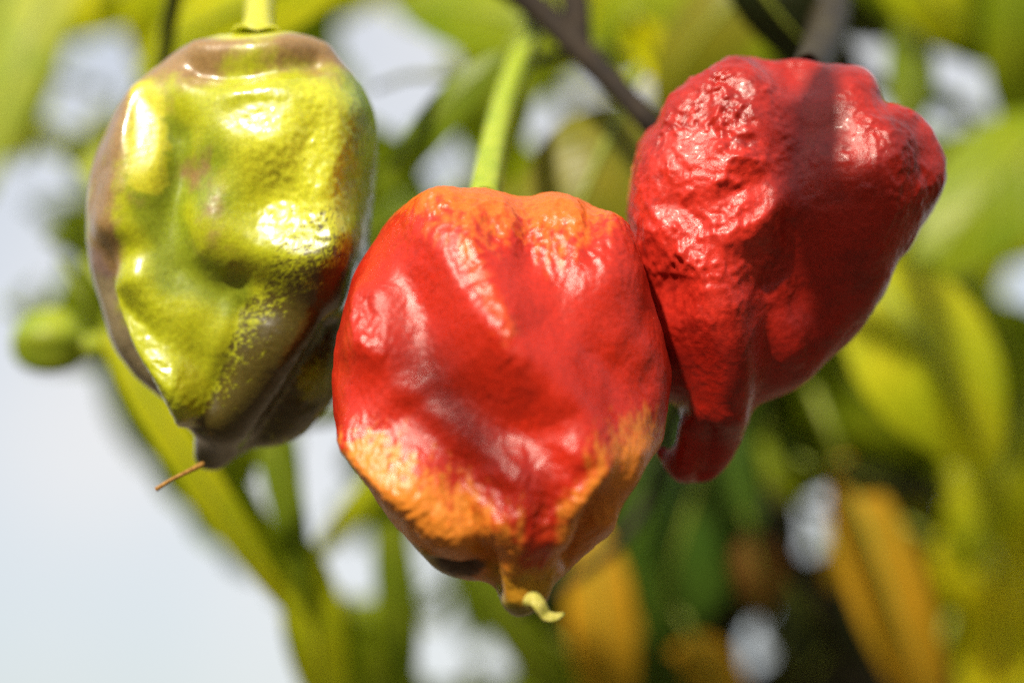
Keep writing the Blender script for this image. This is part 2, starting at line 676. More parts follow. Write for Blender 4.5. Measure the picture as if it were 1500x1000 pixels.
def colour_l(x, y, co, fr):
    n = fbm(co / 60.0 + 11, 4)
    n2 = fbm(co / 16.0 + 5, 3, 0.7)
    n3 = fbm(co / 4.0 + 5, 2, 0.8)
    c = np.tile(np.array([0.345, 0.36, 0.009]), (len(x), 1))
    c = mixc(c, (0.20, 0.24, 0.010), sstep(0.25, 0.75, np.maximum(stroke(x, y, [(258, 210), (248, 320), (280, 400), (350, 432)], 30), 0.8 * blob(x, y, 320, 270, 50, 60)) + 0.2 * n))      # darker green trough, shade painted in
    c = mixc(c, (0.48, 0.48, 0.02), sstep(0.3, 0.8, blob(x, y, 450, 240, 75, 90) + 0.25 * n))
    purple = np.maximum.reduce([
        0.95 * blob(x, y, 290, 95, 90, 38, -20), 0.95 * blob(x, y, 445, 88, 60, 34, 20),
        0.95 * stroke(x, y, [(195, 150), (165, 260), (170, 380)], 30), 0.5 * blob(x, y, 325, 345, 40, 48),
        0.55 * blob(x, y, 290, 250, 34, 34)])
    c = mixc(c, (0.13, 0.25, 0.008), 0.92 * sstep(475, 535, x + 12 * n2))  # greener flank, offsets red light bounced from the middle pod
    c = mixc(c, (0.24, 0.125, 0.06), 0.9 * sstep(0.28, 0.78, purple + 0.28 * n + 0.1 * n2))
    c = mixc(c, (0.52, 0.48, 0.02), 0.8 * sstep(0.4, 0.8, stroke(x, y, [(232, 150), (226, 270)], 18) + 0.2 * n2))
    c = mixc(c, (0.20, 0.13, 0.12), 0.8 * sstep(0.3, 0.8, stroke(x, y, [(140, 380), (165, 480), (225, 560), (285, 610)], 20) + 0.15 * n2))
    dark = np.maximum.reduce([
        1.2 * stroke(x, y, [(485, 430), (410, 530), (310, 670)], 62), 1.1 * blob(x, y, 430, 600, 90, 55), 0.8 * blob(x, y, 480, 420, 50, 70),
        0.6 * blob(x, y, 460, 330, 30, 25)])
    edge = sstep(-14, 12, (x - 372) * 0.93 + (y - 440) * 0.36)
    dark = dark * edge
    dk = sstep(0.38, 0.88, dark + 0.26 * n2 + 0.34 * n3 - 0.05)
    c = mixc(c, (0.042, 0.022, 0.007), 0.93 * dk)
    c = mixc(c, (0.026, 0.030, 0.008), 0.8 * sstep(465, 510, x) * sstep(330, 400, y))  # dark tone on the same flank, damps the red bounce further
    c = mixc(c, (0.34, 0.33, 0.012), 0.7 * sstep(0.4, 0.8, 0.9 * blob(x, y, 465, 560, 22, 30) + 0.25 * n2))
    c = mixc(c, (0.55, 0.55, 0.02), sstep(0.3, 0.8, blob(x, y, 375, 62, 55, 16) + 0.1 * n))
    return c


pl_loc = P(375, 62, 14)
pod_l = thing('chili_pepper', pl_loc, 'unripe wrinkled yellow-green pepper with purple-brown flush and a thin dry thread at its tip', 'pepper')
MAT_L = pod_material('skin_unripe', 0.30, 0.12, 0.06, 0.4, 1100, 0.42)
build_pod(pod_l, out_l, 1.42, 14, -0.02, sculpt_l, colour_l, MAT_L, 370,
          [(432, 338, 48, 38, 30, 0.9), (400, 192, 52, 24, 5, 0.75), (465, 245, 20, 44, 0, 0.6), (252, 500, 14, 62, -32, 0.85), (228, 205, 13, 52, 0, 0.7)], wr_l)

# ---- ripe pod in the middle, hanging in front of the other two
out_m = [(585, 300), (610, 286), (650, 278), (700, 272), (735, 280), (775, 284), (802, 277), (840, 286), (880, 305), (915, 326), (930, 355),
         (945, 400), (962, 450), (978, 500), (984, 550), (978, 600), (970, 640), (953, 670), (930, 700), (908, 735), (893, 772), (865, 800),
         (833, 826), (808, 846), (797, 866), (775, 890), (753, 893), (738, 880), (728, 860), (714, 846), (690, 844), (665, 839), (640, 826),
         (613, 800), (590, 770), (560, 735), (530, 690), (505, 650), (488, 610), (486, 570), (490, 530), (495, 480), (505, 430), (520, 390),
         (545, 350), (565, 320)]


def sculpt_m(x, y, co, fr):
    d = 20 * stroke(x, y, [(660, 330), (700, 420), (750, 510), (850, 590), (860, 660)], 34)
    d -= 16 * stroke(x, y, [(800, 380), (840, 470), (890, 560)], 42)
    d += 14 * blob(x, y, 900, 400, 45, 70, 15)
    d -= 18 * stroke(x, y, [(605, 450), (650, 560), (740, 620)], 42)
    d += 18 * stroke(x, y, [(545, 440), (545, 500)], 26)
    d += 24 * stroke(x, y, [(540, 640), (610, 710), (680, 780)], 26)
    d -= 15 * stroke(x, y, [(640, 670), (700, 755), (730, 850)], 10) * sstep(670, 770, y)
    d -= 8 * stroke(x, y, [(600, 610), (680, 690)], 20)
    d += 20 * stroke(x, y, [(750, 690), (768, 780), (764, 840)], 24)
    d += 18 * stroke(x, y, [(840, 660), (815, 760)], 20)
    d -= 15 * stroke(x, y, [(870, 680), (842, 770), (830, 815)], 9) * sstep(670, 740, y)
    d += 14 * stroke(x, y, [(925, 660), (880, 750)], 20)
    d -= 26 * blob(x, y, 674, 815, 26, 16, 12)
    d += 8 * stroke(x, y, [(635, 795), (680, 797), (708, 820)], 8)
    for (cx, cy, sx, sy, am) in ((640, 310, 30, 26, 10), (720, 310, 26, 28, 9), (820, 320, 26, 34, 12), (890, 345, 18, 28, 9),
                                 (770, 330, 14, 30, -9), (862, 335, 10, 34, -10), (680, 330, 12, 30, -6)):
        d += am * blob(x, y, cx, cy, sx, sy)
    d = 1.45 * d * fr
    d += 5 * fbm(co / 90.0 + 8, 2)
    return d


def wr_m(x, y, co):
    wm = 0.18 + 0.8 * stroke(x, y, [(640, 320), (740, 330), (900, 340)], 34) + 0.7 * stroke(x, y, [(690, 390), (750, 515)], 16) \
        + 0.9 * stroke(x, y, [(540, 640), (640, 750)], 26) + 0.7 * blob(x, y, 790, 740, 90, 60) + 0.8 * stroke(x, y, [(540, 455), (560, 500)], 13)
    d = 3.8 * wm * wrinkle(co + 400, 28, (1.2, 0.7, 1))
    d += 1.5 * wm * fbm(co / 9.0 + 3, 2)
    return d


RED = (0.42, 0.016, 0.005)


def colour_m(x, y, co, fr):
    n = fbm(co / 55.0 + 21, 4)
    n2 = fbm(co / 15.0 + 2, 3, 0.65)
    n3 = fbm(co * np.array([1 / 12.0, 1 / 40.0, 1 / 12.0]) + 7, 3)
    c = np.tile(np.array(RED), (len(x), 1))
    top = 1.0 - (y - 268) / (92 + 50 * blob(x, y, 690, 330, 70, 400) + 60 * blob(x, y, 825, 330, 36, 200) - 40 * blob(x, y, 770, 330, 20, 200) - 40 * blob(x, y, 590, 330, 40, 400))
    t = sstep(0.15, 0.65, top + 0.30 * n3 + 0.10 * n2 + 0.1 * n)
    c = mixc(c, (0.62, 0.125, 0.011), 0.92 * t)
    c = mixc(c, (0.60, 0.12, 0.012), 0.3 * sstep(0.6, 0.95, stroke(x, y, [(690, 380), (745, 490)], 16) + 0.35 * n2))  # faint orange streak painting the highlight along this ridge
    bl = sstep(0.42, 0.75, stroke(x, y, [(555, 675), (660, 790)], 46) + 0.3 * n2 + 0.1 * n3)
    c = mixc(c, (0.62, 0.205, 0.026), 0.9 * bl)
    low = (y - (655 + 60 * blob(x, y, 770, 700, 55, 800) - 80 * blob(x, y, 930, 650, 50, 800) - 40 * blob(x, y, 850, 650, 18, 800))) / 90
    c = mixc(c, (0.60, 0.185, 0.020), 0.88 * sstep(0.05, 0.75, low + 0.4 * n3 + 0.2 * n2 + 0.1 * n))
    c = mixc(c, RED, 0.85 * sstep(0.35, 0.7, stroke(x, y, [(800, 640), (778, 790)], 17) + 0.2 * n2))
    c = mixc(c, (0.36, 0.19, 0.010), 0.8 * sstep(0.3, 0.8, blob(x, y, 770, 850, 55, 40) + 0.2 * n2))
    c = mixc(c, (0.22, 0.18, 0.012), 0.9 * sstep(0.3, 0.8, blob(x, y, 755, 892, 34, 34) + 0.1 * n2))
    c = mixc(c, (0.22, 0.17, 0.02), 0.9 * sstep(0.25, 0.7, blob(x, y, 640, 815, 42, 20, 25) + 0.15 * n2))
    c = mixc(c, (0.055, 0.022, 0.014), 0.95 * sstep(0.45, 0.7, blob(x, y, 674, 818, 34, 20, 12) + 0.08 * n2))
    return c


pm_loc = P(725, 282, -10)
pod_m = thing('chili_pepper', pm_loc, 'red pepper with orange shoulders and orange pointed tip, hanging in front of the other two', 'pepper')
MAT_M = pod_material('skin_orange_red', 0.30, 0.22, 0.07, 0.0, 1000)
build_pod(pod_m, out_m, 1.38, -10, 0.25, sculpt_m, colour_m, MAT_M, 600,
          [(708, 435, 13, 50, -30, 0.75), (548, 470, 11, 34, -15, 0.75), (640, 325, 24, 20, 0, 0.6), (735, 345, 16, 22, 0, 0.6), (830, 335, 24, 28, 0, 0.7), (575, 655, 22, 46, -40, 0.7),
           (725, 725, 22, 26, 0, 0.6), (845, 690, 16, 30, 20, 0.6), (672, 812, 34, 22, 12, 0.75, (-0.1, 0.35, -1)), (768, 850, 22, 34, 0, 0.6, (0, 0.2, -1))], wr_m)

# ---- ripe pod on the right
out_r = [(1062, 90), (1090, 82), (1130, 88), (1170, 87), (1210, 95), (1250, 99), (1270, 107), (1281, 125), (1290, 153), (1315, 163), (1341, 180),
         (1361, 205), (1379, 230), (1381, 260), (1366, 300), (1346, 335), (1328, 368), (1312, 382), (1300, 420), (1281, 455), (1256, 490),
         (1220, 525), (1180, 556), (1140, 580), (1108, 594), (1093, 622), (1081, 650), (1067, 677), (1047, 697), (1020, 705), (992, 700),
         (972, 682), (958, 661), (967, 651), (984, 658), (995, 640), (999, 604), (978, 588), (930, 600), (905, 530), (905, 450), (915, 380), (921, 330),
         (921, 280), (930, 240), (938, 206), (962, 185), (985, 152), (1010, 131), (1035, 115)]


def sculpt_r(x, y, co, fr):
    d = 24 * blob(x, y, 1030, 250, 80, 110, 10)
    d -= 30 * stroke(x, y, [(1150, 90), (1160, 200), (1150, 320), (1175, 440)], 42)
    d += 20 * blob(x, y, 1265, 240, 70, 90)
    d += 12 * blob(x, y, 1100, 130, 50, 34)
    d -= 5 * stroke(x, y, [(1290, 150), (1250, 190), (1190, 205)], 18)
    d += 4 * blob(x, y, 1330, 205, 30, 26) + 4 * blob(x, y, 1345, 265, 24, 26)
    d -= 8 * stroke(x, y, [(935, 205), (1000, 200), (1080, 215)], 16)
    d += 22 * stroke(x, y, [(1040, 430), (1062, 530), (1065, 600)], 30)
    d -= 14 * stroke(x, y, [(1110, 430), (1120, 540), (1098, 610)], 20)
    d += 12 * stroke(x, y, [(1010, 620), (1000, 680)], 16)
    d -= 10 * stroke(x, y, [(1035, 620), (1030, 690)], 12)
    d -= 8 * stroke(x, y, [(1000, 425), (1100, 395)], 24)
    d = 1.45 * d * fr
    d += 5 * fbm(co / 95.0 + 40, 2)
    return d


def wr_r(x, y, co):
    wm = 0.26 + 1.5 * blob(x, y, 1020, 270, 65, 95, 10) + 0.9 * blob(x, y, 1050, 170, 40, 34) + 0.8 * blob(x, y, 1320, 220, 45, 50) \
        + 0.35 * blob(x, y, 1240, 220, 50, 50) + 0.5 * blob(x, y, 1020, 380, 70, 40)
    wm = wm * (0.35 + 1.1 * sstep(-0.35, 0.45, fbm(co / 55.0 + 71, 2)))
    d = 4.2 * wm * wrinkle(co + 900, 38, (1, 0.8, 1))
    d += 1.6 * wm * fbm(co / 9.0 + 3, 2)
    return d


def colour_r(x, y, co, fr):
    n = fbm(co / 55.0 + 61, 4)
    n2 = fbm(co / 15.0 + 2, 3, 0.65)
    c = np.tile(np.array((0.32, 0.012, 0.006)), (len(x), 1))
    c = mixc(c, (0.24, 0.009, 0.005), sstep(-0.1, 0.6, n))
    c = mixc(c, (0.60, 0.030, 0.016), 0.6 * sstep(0.3, 0.8, blob(x, y, 1030, 330, 80, 110) + 0.3 * n2))
    c = mixc(c, (0.60, 0.20, 0.05), 0.8 * sstep(0.5, 0.9, stroke(x, y, [(930, 225), (922, 290)], 6) + 0.2 * n2))
    return c


pr_loc = P(1170, 95, 12)
pod_r = thing('chili_pepper', pr_loc, 'all-red crinkled pepper with a deep groove down its front and a blunt tail lobe', 'pepper')
MAT_R = pod_material('skin_ripe_red', 0.29, 0.28, 0.07, 0.05, 900)
build_pod(pod_r, out_r, 1.36, 8, 0.03, sculpt_r, colour_r, MAT_R, 370,
          [(1052, 175, 36, 34, 0, 0.7), (1000, 255, 40, 36, 0, 0.5), (1085, 310, 44, 26, -30, 0.75), (1005, 345, 24, 40, -20, 0.7), (1325, 190, 26, 16, 20, 0.4), (1340, 250, 26, 22, 0, 0.4),
           (1240, 215, 40, 26, 20, 0.5)], wr_r)


# ---- stalks, calyxes and dried flower remains
def part_tube(name, root, path, radii, mat, seg=14, ribs=0, ra=0.0):
    V, Fc = tube(path, radii, seg, ribs, ra)
    return mesh_obj(name, [v - root.location for v in V], Fc, mat, root)


def calyx(root, px, py, wmm, tx, ty, tw, rad, mat):
    """five-lobed cap where the stalk meets the shoulder"""
    c = P(px, py, wmm)
    axis = (P(tx, ty, tw) - c).normalized()
    a = axis.orthogonal().normalized()
    b = axis.cross(a)
    V, Fc = [], []
    nr, na = 7, 50
    for i in range(nr + 1):
        t = i / nr
        for k in range(na):
            an = 2 * math.pi * k / na
            lobe = 1 + 0.16 * t * t * math.cos(5 * an)
            r = (0.42 + 0.58 * t) * rad * lobe * PX
            hgt = (1 - t) ** 1.6 * rad * 0.75 * PX - 0.22 * rad * PX * t ** 2
            V.append(c + a * (math.cos(an) * r) + b * (math.sin(an) * r) + axis * hgt)
    n0 = len(V)
    for i in range(nr + 1):
        for k in range(na):
            V.append(V[i * na + k] - axis * (5 * PX))
    for off, flip in ((0, False), (n0, True)):
        for i in range(nr):
            for k in range(na):
                q = (off + i * na + k, off + i * na + (k + 1) % na, off + (i + 1) * na + (k + 1) % na, off + (i + 1) * na + k)
                Fc.append(q[::-1] if flip else q)
    for k in range(na):
        Fc.append((nr * na + k, nr * na + (k + 1) % na, n0 + nr * na + (k + 1) % na, n0 + nr * na + k))
    return mesh_obj('calyx', [v - root.location for v in V], Fc, mat, root)


calyx(pod_l, 376, 74, 13, 384, -20, 36, 46, STALK_Y)
part_tube('stalk', pod_l, [P(376, 66, 13), P(379, 30, 24), P(382, -10, 42), P(392, -90, 50)], [3.2 * MM, 2.3 * MM, 2.2 * MM, 2.3 * MM], STALK_Y, 16, 5, 0.05)
calyx(pod_m, 712, 306, 10, 730, 220, 22, 44, STALK)
part_tube('stalk', pod_m, [P(708, 300, 10), P(722, 220, 30), P(742, 140, 52), P(775, 50, 72), P(800, -40, 84)],
          [2.6 * MM, 2.3 * MM, 2.1 * MM, 2.0 * MM, 2.3 * MM], STALK, 16, 5, 0.05)
calyx(pod_r, 1180, 118, 18, 1195, 40, 32, 48, STALK_D)
part_tube('stalk', pod_r, [P(1180, 110, 18), P(1205, 60, 44), P(1215, 0, 70), P(1190, -70, 84)],
          [2.6 * MM, 3.2 * MM, 3.6 * MM, 3.4 * MM], STALK_D, 14, 5, 0.05)

part_tube('dry_style', pod_l, [P(298, 679, 4), P(272, 692, 2), P(250, 703, 1), P(228, 717, 0)], [0.42 * MM, 0.32 * MM, 0.27 * MM, 0.34 * MM], STYLE, 8)

# curled dry flower remnant on the tip of the middle pod: a bent strip with thickness
cur = [(772, 898, -22, 9), (768, 884, -24, 13), (780, 875, -25, 15), (791, 886, -25.5, 14), (799, 900, -25.2, 12), (812, 903, -25, 9), (826, 898, -24.5, 3)]
pts_c = catmull([P(a, b, c_) for a, b, c_, r in cur], 6)
rad_c = catmull([(r, 0, 0) for *_, r in cur], 6)
V, Fc = [], []
for i, p in enumerate(pts_c):
    t = (pts_c[min(i + 1, len(pts_c) - 1)] - pts_c[max(i - 1, 0)]).normalized()
    sd = t.cross(D_).normalized()
    sd = (sd * 0.8 + D_ * 0.6).normalized()
    nn = t.cross(sd).normalized()
    r = max(rad_c[i].x * 0.8, 2) * PX
    for k in range(10):
        an = 2 * math.pi * k / 10
        V.append(p + sd * (math.cos(an) * r) + nn * (math.sin(an) * r * 0.22))
for i in range(len(pts_c) - 1):
    for k in range(10):
        Fc.append((i * 10 + k, i * 10 + (k + 1) % 10, (i + 1) * 10 + (k + 1) % 10, (i + 1) * 10 + k))
Fc.append(tuple(range(9, -1, -1)))
Fc.append(tuple((len(pts_c) - 1) * 10 + k for k in range(10)))
mesh_obj('dried_flower', [v - pod_m.location for v in V], Fc, WITHER, pod_m)
# papery shred left of the tip
sh = [(727, 842, -19, 9), (732, 860, -20, 7), (736, 876, -20, 4), (742, 890, -20, 1.5)]
part_tube('dry_shred', pod_m, [P(a, b, c_) for a, b, c_, r in sh], [r * 0.45 * PX for *_, r in sh], WITHER, 8)

# ------------------------------------------------------------------ the plant
plant = thing('pepper_plant', P(900, -120, 70), 'leafy pepper plant with backlit green and yellowing leaves and dark twigs behind the three peppers', 'plant')


def plant_tube(name, path, radii, mat, seg=12, wob=0.0, parent=None):
    V, Fc = tube(path, radii, seg, 0, 0, wob)
    return mesh_obj(name, [v - plant.location for v in V], Fc, mat, parent or plant)


def prof(t):
    return (t ** 0.62) * (1 - t) ** 0.85 / 0.368


def leaf(bx, by, tx, ty, wid, w0, w1, col, roll=0.0, bend=0.12, fold=0.25, pet=None, pitch=0.0, label=None):
    """ovate pointed leaf from its base to its tip, with midrib and petiole as children"""
    w0, w1 = [q if q < 58 else 58 + (q - 58) * 1.5 for q in (w0, w1)]
    p0, p1 = P(bx, by, w0), P(tx, ty, w1)
    ax = p1 - p0
    ln = ax.length
    ax.normalize()
    nrm = -D_ - ax * (-D_).dot(ax)
    nrm.normalize()
    nrm = Matrix.Rotation(math.radians(roll), 3, ax) @ nrm
    side = ax.cross(nrm)
    k = (DIST + 0.5 * (w0 + w1) * MM) / DIST * PX
    hw = wid * k * 0.5 / max(0.35, abs(math.cos(math.radians(roll))))
    n, m = 24, 12
    ph = rnd.uniform(0, 6)
    wav = rnd.uniform(0.03, 0.07)
    V, UV, mid = [], [], []
    for i in range(n + 1):
        t = i / n
        pw = prof(min(max(t, 0.003), 0.998))
        arch = bend * ln * (4 * t * (1 - t)) - 0.0 * t
        for j in range(m + 1):
            s = j / m * 2 - 1
            q = p0 + ax * (ln * t) + side * (s * hw * pw) + nrm * (
                arch - fold * abs(s) ** 1.4 * hw * pw + wav * hw * math.sin(9 * t + ph + 1.5 * s) * abs(s)
                + 0.035 * hw * math.cos(2 * math.pi * (9 * t - 2.5 * abs(s))) * min(1, 3 * abs(s)) * pw)
            V.append(q - plant.location)
            UV.append((t, j / m))
        mid.append(p0 + ax * (ln * t) + nrm * arch)
    Fc = []
    for i in range(n):
        for j in range(m):
            a = i * (m + 1) + j
            Fc.append((a, a + 1, a + m + 2, a + m + 1))
    o = mesh_obj('leaf', V, Fc, LEAF[col], plant)
    uvl = o.data.uv_layers.new(name='UVMap')
    for lp in o.data.loops:
        uvl.data[lp.index].uv = UV[lp.vertex_index]
    label = label or {'ochre': 'ochre leaf turning yellow', 'brown': 'withered brown leaf'}.get(col)
    if label:
        o['label'] = label
    r0 = min(0.9 * MM, 0.045 * hw * 2)
    sel = [mid[q] for q in (0, 6, 12, 18, 23)]
    plant_tube('midrib', [q + nrm * (-0.2 * r0) for q in sel], [r0, r0 * 0.85, r0 * 0.65, r0 * 0.45, r0 * 0.2], RIB, 8, 0, o)
    if pet is None:
        pet = p0 - ax * (0.22 * ln) + D_ * (6 * MM)
    else:
        pet = P(*pet)
    plant_tube('petiole', [pet, (pet + p0) * 0.5 + nrm * (0.05 * ln), p0 + ax * (0.02 * ln)], [r0 * 1.4, r0 * 1.1, r0], RIB, 8, 0, o)
    return o


# branches and twigs
plant_tube('branch', [P(690, -60, 70), P(790, 15, 66), P(850, 75, 60), P(910, 135, 52), P(965, 195, 46), P(1060, 300, 60), P(1120, 460, 110), P(1140, 700, 190), P(1180, 1100, 230)],
           [2.6 * MM, 2.5 * MM, 2.4 * MM, 2.1 * MM, 2.0 * MM, 1.9 * MM, 2.0 * MM, 2.2 * MM, 2.5 * MM], WOOD, 12, 0.05)
plant_tube('branch', [P(850, 75, 60), P(845, 20, 64), P(835, -50, 72), P(840, -140, 80)], [2.2 * MM, 2.4 * MM, 2.6 * MM, 2.8 * MM], WOOD, 12, 0.05)
plant_tube('branch', [P(1190, -80, 90), P(1205, 10, 100), P(1235, 80, 120), P(1310, 140, 150), P(1400, 160, 190), P(1550, 230, 220)],
           [3.0 * MM, 2.8 * MM, 2.2 * MM, 1.6 * MM, 1.4 * MM, 1.4 * MM], WOOD, 12, 0.05)
plant_tube('twig', [P(392, -90, 50), P(470, -110, 40), P(600, -110, 60), P(690, -60, 70)], [2.1 * MM, 2.1 * MM, 2.2 * MM, 2.4 * MM], TWIG)
plant_tube('twig', [P(392, -90, 50), P(280, -70, 50), P(235, 120, 70), P(215, 330, 70), P(240, 520, 66), P(330, 600, 70), P(420, 620, 80), P(560, 600, 100)],
           [1.9 * MM, 1.5 * MM, 1.3 * MM, 1.2 * MM, 1.2 * MM, 1.1 * MM, 1.1 * MM, 1.0 * MM], TWIG)
plant_tube('twig', [P(548, 130, 95), P(600, 112, 95), P(660, 112, 92), P(730, 100, 84), P(850, 75, 62)], [0.5 * MM, 0.6 * MM, 0.7 * MM, 0.9 * MM, 1.1 * MM], TWIG)
plant_tube('twig', [P(1060, 300, 50), P(1010, 520, 80), P(960, 700, 100), P(900, 800, 100), P(760, 900, 110)], [1.6 * MM, 1.5 * MM, 1.3 * MM, 1.1 * MM, 0.9 * MM], WOOD)
plant_tube('twig', [P(1105, 660, 180), P(1140, 780, 150), P(1200, 880, 150), P(1265, 1010, 160)], [1.8 * MM, 1.9 * MM, 1.9 * MM, 2.0 * MM], WOOD)

# flower bud on a short stalk at the left
bc = P(72, 503, 75)
bv, bf = [], []
for i in range(13):
    th = math.pi * i / 12
    for k in range(24):
        an = 2 * math.pi * k / 24
        r = 50 * 1.18 * PX * (math.sin(th) ** 0.8 * (1 + 0.10 * math.cos(5 * an)) * (0.86 + 0.2 * i / 12))
        q = Vector((-math.cos(th) * 55 * 1.18 * PX, math.cos(an) * r, math.sin(an) * r))
        bv.append(bc + R_ * q.x + U_ * q.y + D_ * q.z - plant.location)
for i in range(12):
    for k in range(24):
        bf.append((i * 24 + k, i * 24 + (k + 1) % 24, (i + 1) * 24 + (k + 1) % 24, (i + 1) * 24 + k))
bud = mesh_obj('flower_bud', bv, bf, BUD, plant)
plant_tube('bud_stalk', [P(105, 507, 75), P(140, 508, 74), P(180, 500, 70), P(245, 500, 66)], [3.2 * MM, 2.2 * MM, 2.2 * MM, 1.6 * MM], BUD, 12, 0, bud)

# leaves one can pick out: base x, y, tip x, y, width (photo px), depth base, tip (mm), kind, roll
LV = [
    (445, 600, 424, 900, 50, 85, 85, 'mid', -10),
    (250, 545, 440, 700, 84, 80, 84, 'green', 5),
    (300, 600, 330, 800, 60, 84, 88, 'green', 10),
    (480, 800, 560, 1060, 70, 100, 105, 'green', 5),
    (310, -70, 85, 50, 85, 90, 100, 'lime', 5),
    (70, -90, 15, 240, 120, 100, 100, 'pale', -5),
    (262, 60, 190, 235, 60, 95, 100, 'pale', 10),
    (40, 180, -10, 330, 60, 130, 130, 'pale', 0),
    (300, 470, 255, 730, 110, 100, 110, 'green', -10),
    (1130, 430, 1330, 640, 170, 120, 120, 'green', 5),
    (1300, -70, 1420, 90, 110, 100, 105, 'lime', 0),
    (1480, -40, 1475, 200, 90, 110, 120, 'green', 5),
    (130, -90, -15, 300, 118, 90, 80, 'pale', 15),
    (540, -70, 190, 110, 130, 70, 90, 'lime', 10),
    (470, -60, 330, 110, 110, 95, 95, 'mid', -20),
    (215, 270, 95, 150, 62, 80, 95, 'pale', 20),
    (205, 345, 25, 222, 62, 80, 95, 'green', 30),
    (205, 325, 15, 410, 54, 85, 100, 'green', -20),
    (150, 480, 455, 915, 72, 62, 70, 'lime', -8),
    (385, 555, 455, 905, 84, 80, 80, 'mid', -15),
    (610, 640, 440, 840, 52, 92, 100, 'lime', 5),
    (445, 765, 505, 1070, 92, 80, 90, 'lime', -6),
    (585, 690, 600, 1080, 92, 95, 105, 'mid', -12),
    (660, 830, 840, 1080, 120, 95, 110, 'mid', 20),
    (855, 70, 560, 5, 120, 80, 100, 'green', 10),
    (735, 90, 548, 310, 92, 62, 66, 'mid', 20),
    (800, 70, 690, 330, 66, 80, 80, 'green', -15),
    (900, 150, 800, 420, 190, 66, 60, 'olive', 10),
    (868, 15, 962, 135, 78, 95, 110, 'yellow', 10),
    (1110, -40, 955, 165, 130, 90, 95, 'olive', 20),
    (985, -70, 1120, 130, 140, 120, 120, 'green', 0),
    (1080, -60, 1270, 110, 110, 60, 64, 'deep', 35),
    (1240, -60, 1530, 110, 130, 110, 130, 'green', 15),
    (1340, 20, 1290, 215, 90, 110, 100, 'mid', -25),
    (1305, 165, 1420, 150, 46, 110, 120, 'dark', 20),
    (1560, 170, 1335, 420, 170, 110, 100, 'green', 20),
    (1290, 320, 1530, 400, 100, 130, 130, 'lime', 10),
    (1270, 395, 1455, 690, 210, 90, 90, 'lime', -10),
    (1330, 500, 1130, 740, 170, 130, 130, 'green', 5),
    (1220, 676, 1395, 730, 56, 100, 110, 'deep', 30),  # dark leaf colour standing in for a curved shadow here
    (1520, 560, 1400, 830, 150, 120, 120, 'lime', -10),
    (1430, 720, 1520, 1080, 200, 140, 145, 'lime', 0),
    (1205, 650, 1390, 1080, 160, 104, 108, 'ochre', 4),
    (868, 765, 905, 1090, 100, 112, 116, 'ochre', 8),
    (1065, 600, 960, 960, 190, 110, 115, 'dark', 20),  # dark colour carries the shade this leaf hangs in
    (1100, 780, 1125, 900, 84, 105, 108, 'brown', 0),
    (1010, 930, 1090, 1090, 90, 110, 120, 'ochre', -15),
    (1010, 760, 1130, 1010, 150, 130, 130, 'deep', 20),
]

# sky gaps in the foliage (photo px): x, y, half-width, half-height, tilt
HOLES = [(118, 125, 46, 95, 22), (180, 90, 22, 42, 0), (86, 265, 36, 36, 0), (70, 388, 42, 42, 0), (20, 300, 30, 90, 0), (560, 70, 85, 62, 25), (630, 90, 55, 35, 25), (588, 158, 50, 45, -40),
         (752, 50, 14, 24, -25), (652, 252, 24, 46, 32), (788, 180, 30, 32, 0), (853, 132, 28, 32, -40), (900, 22, 20, 20, 0), (935, 128, 22, 30, -30),
         (1262, 92, 32, 36, 0), (1395, 100, 34, 32, 0), (1430, 140, 26, 40, -20), (1372, 172, 32, 22, 0), (1492, 412, 22, 36, 0), (1215, 650, 22, 22, 0),
         (1178, 708, 22, 15, 0), (1202, 774, 27, 32, 0), (1100, 945, 17, 34, 0), (1160, 915, 18, 24, 0), (1390, 920, 16, 56, -20),
         (1390, 730, 16, 16, 0), (1452, 770, 20, 20, 0), (374, 752, 22, 54, -12), (475, 690, 42, 125, 8), (515, 830, 36, 56, 0), (622, 835, 28, 44, -10),
         (640, 950, 46, 48, 0), (730, 965, 40, 36, 0)]
SKYPOLY = np.array([(-300, 200), (30, 200), (30, 560), (140, 540), (170, 640), (240, 740), (330, 830), (430, 905), (450, 1000), (470, 1300), (-300, 1300)], float)


def hits_sky(pts):
    if inside(pts, SKYPOLY).any():
        return True
    for hx, hy, a, b, an in HOLES:
        r = math.radians(an)
        dx, dy = pts[:, 0] - hx, pts[:, 1] - hy
        u = dx * math.cos(r) + dy * math.sin(r)
        v = -dx * math.sin(r) + dy * math.cos(r)
        if (((u / (a * 0.74)) ** 2 + (v / (b * 0.74)) ** 2) < 1).any():
            return True
    return False


def foot(bx, by, tx, ty, wid):
    b, t_ = np.array([bx, by], float), np.array([tx, ty], float)
    ax = t_ - b
    sd = np.array([-ax[1], ax[0]]) / max(np.linalg.norm(ax), 1e-6)
    out_ = []
    for i in range(13):
        t = i / 12
        for s in (-1, -0.6, -0.2, 0.2, 0.6, 1):
            out_.append(b + ax * t + sd * s * wid * 0.5 * prof(min(max(t, 0.003), 0.997)))
    return np.array(out_)


rf = np.random.RandomState(5)


def hole_hits(pts):
    c = 0.0
    for hx, hy, a, b, an in HOLES:
        r = math.radians(an)
        dx, dy = pts[:, 0] - hx, pts[:, 1] - hy
        u = dx * math.cos(r) + dy * math.sin(r)
        v = -dx * math.sin(r) + dy * math.cos(r)
        c += np.clip(1 - ((u / (a * 0.72)) ** 2 + (v / (b * 0.72)) ** 2), 0, 1).sum()
    return c


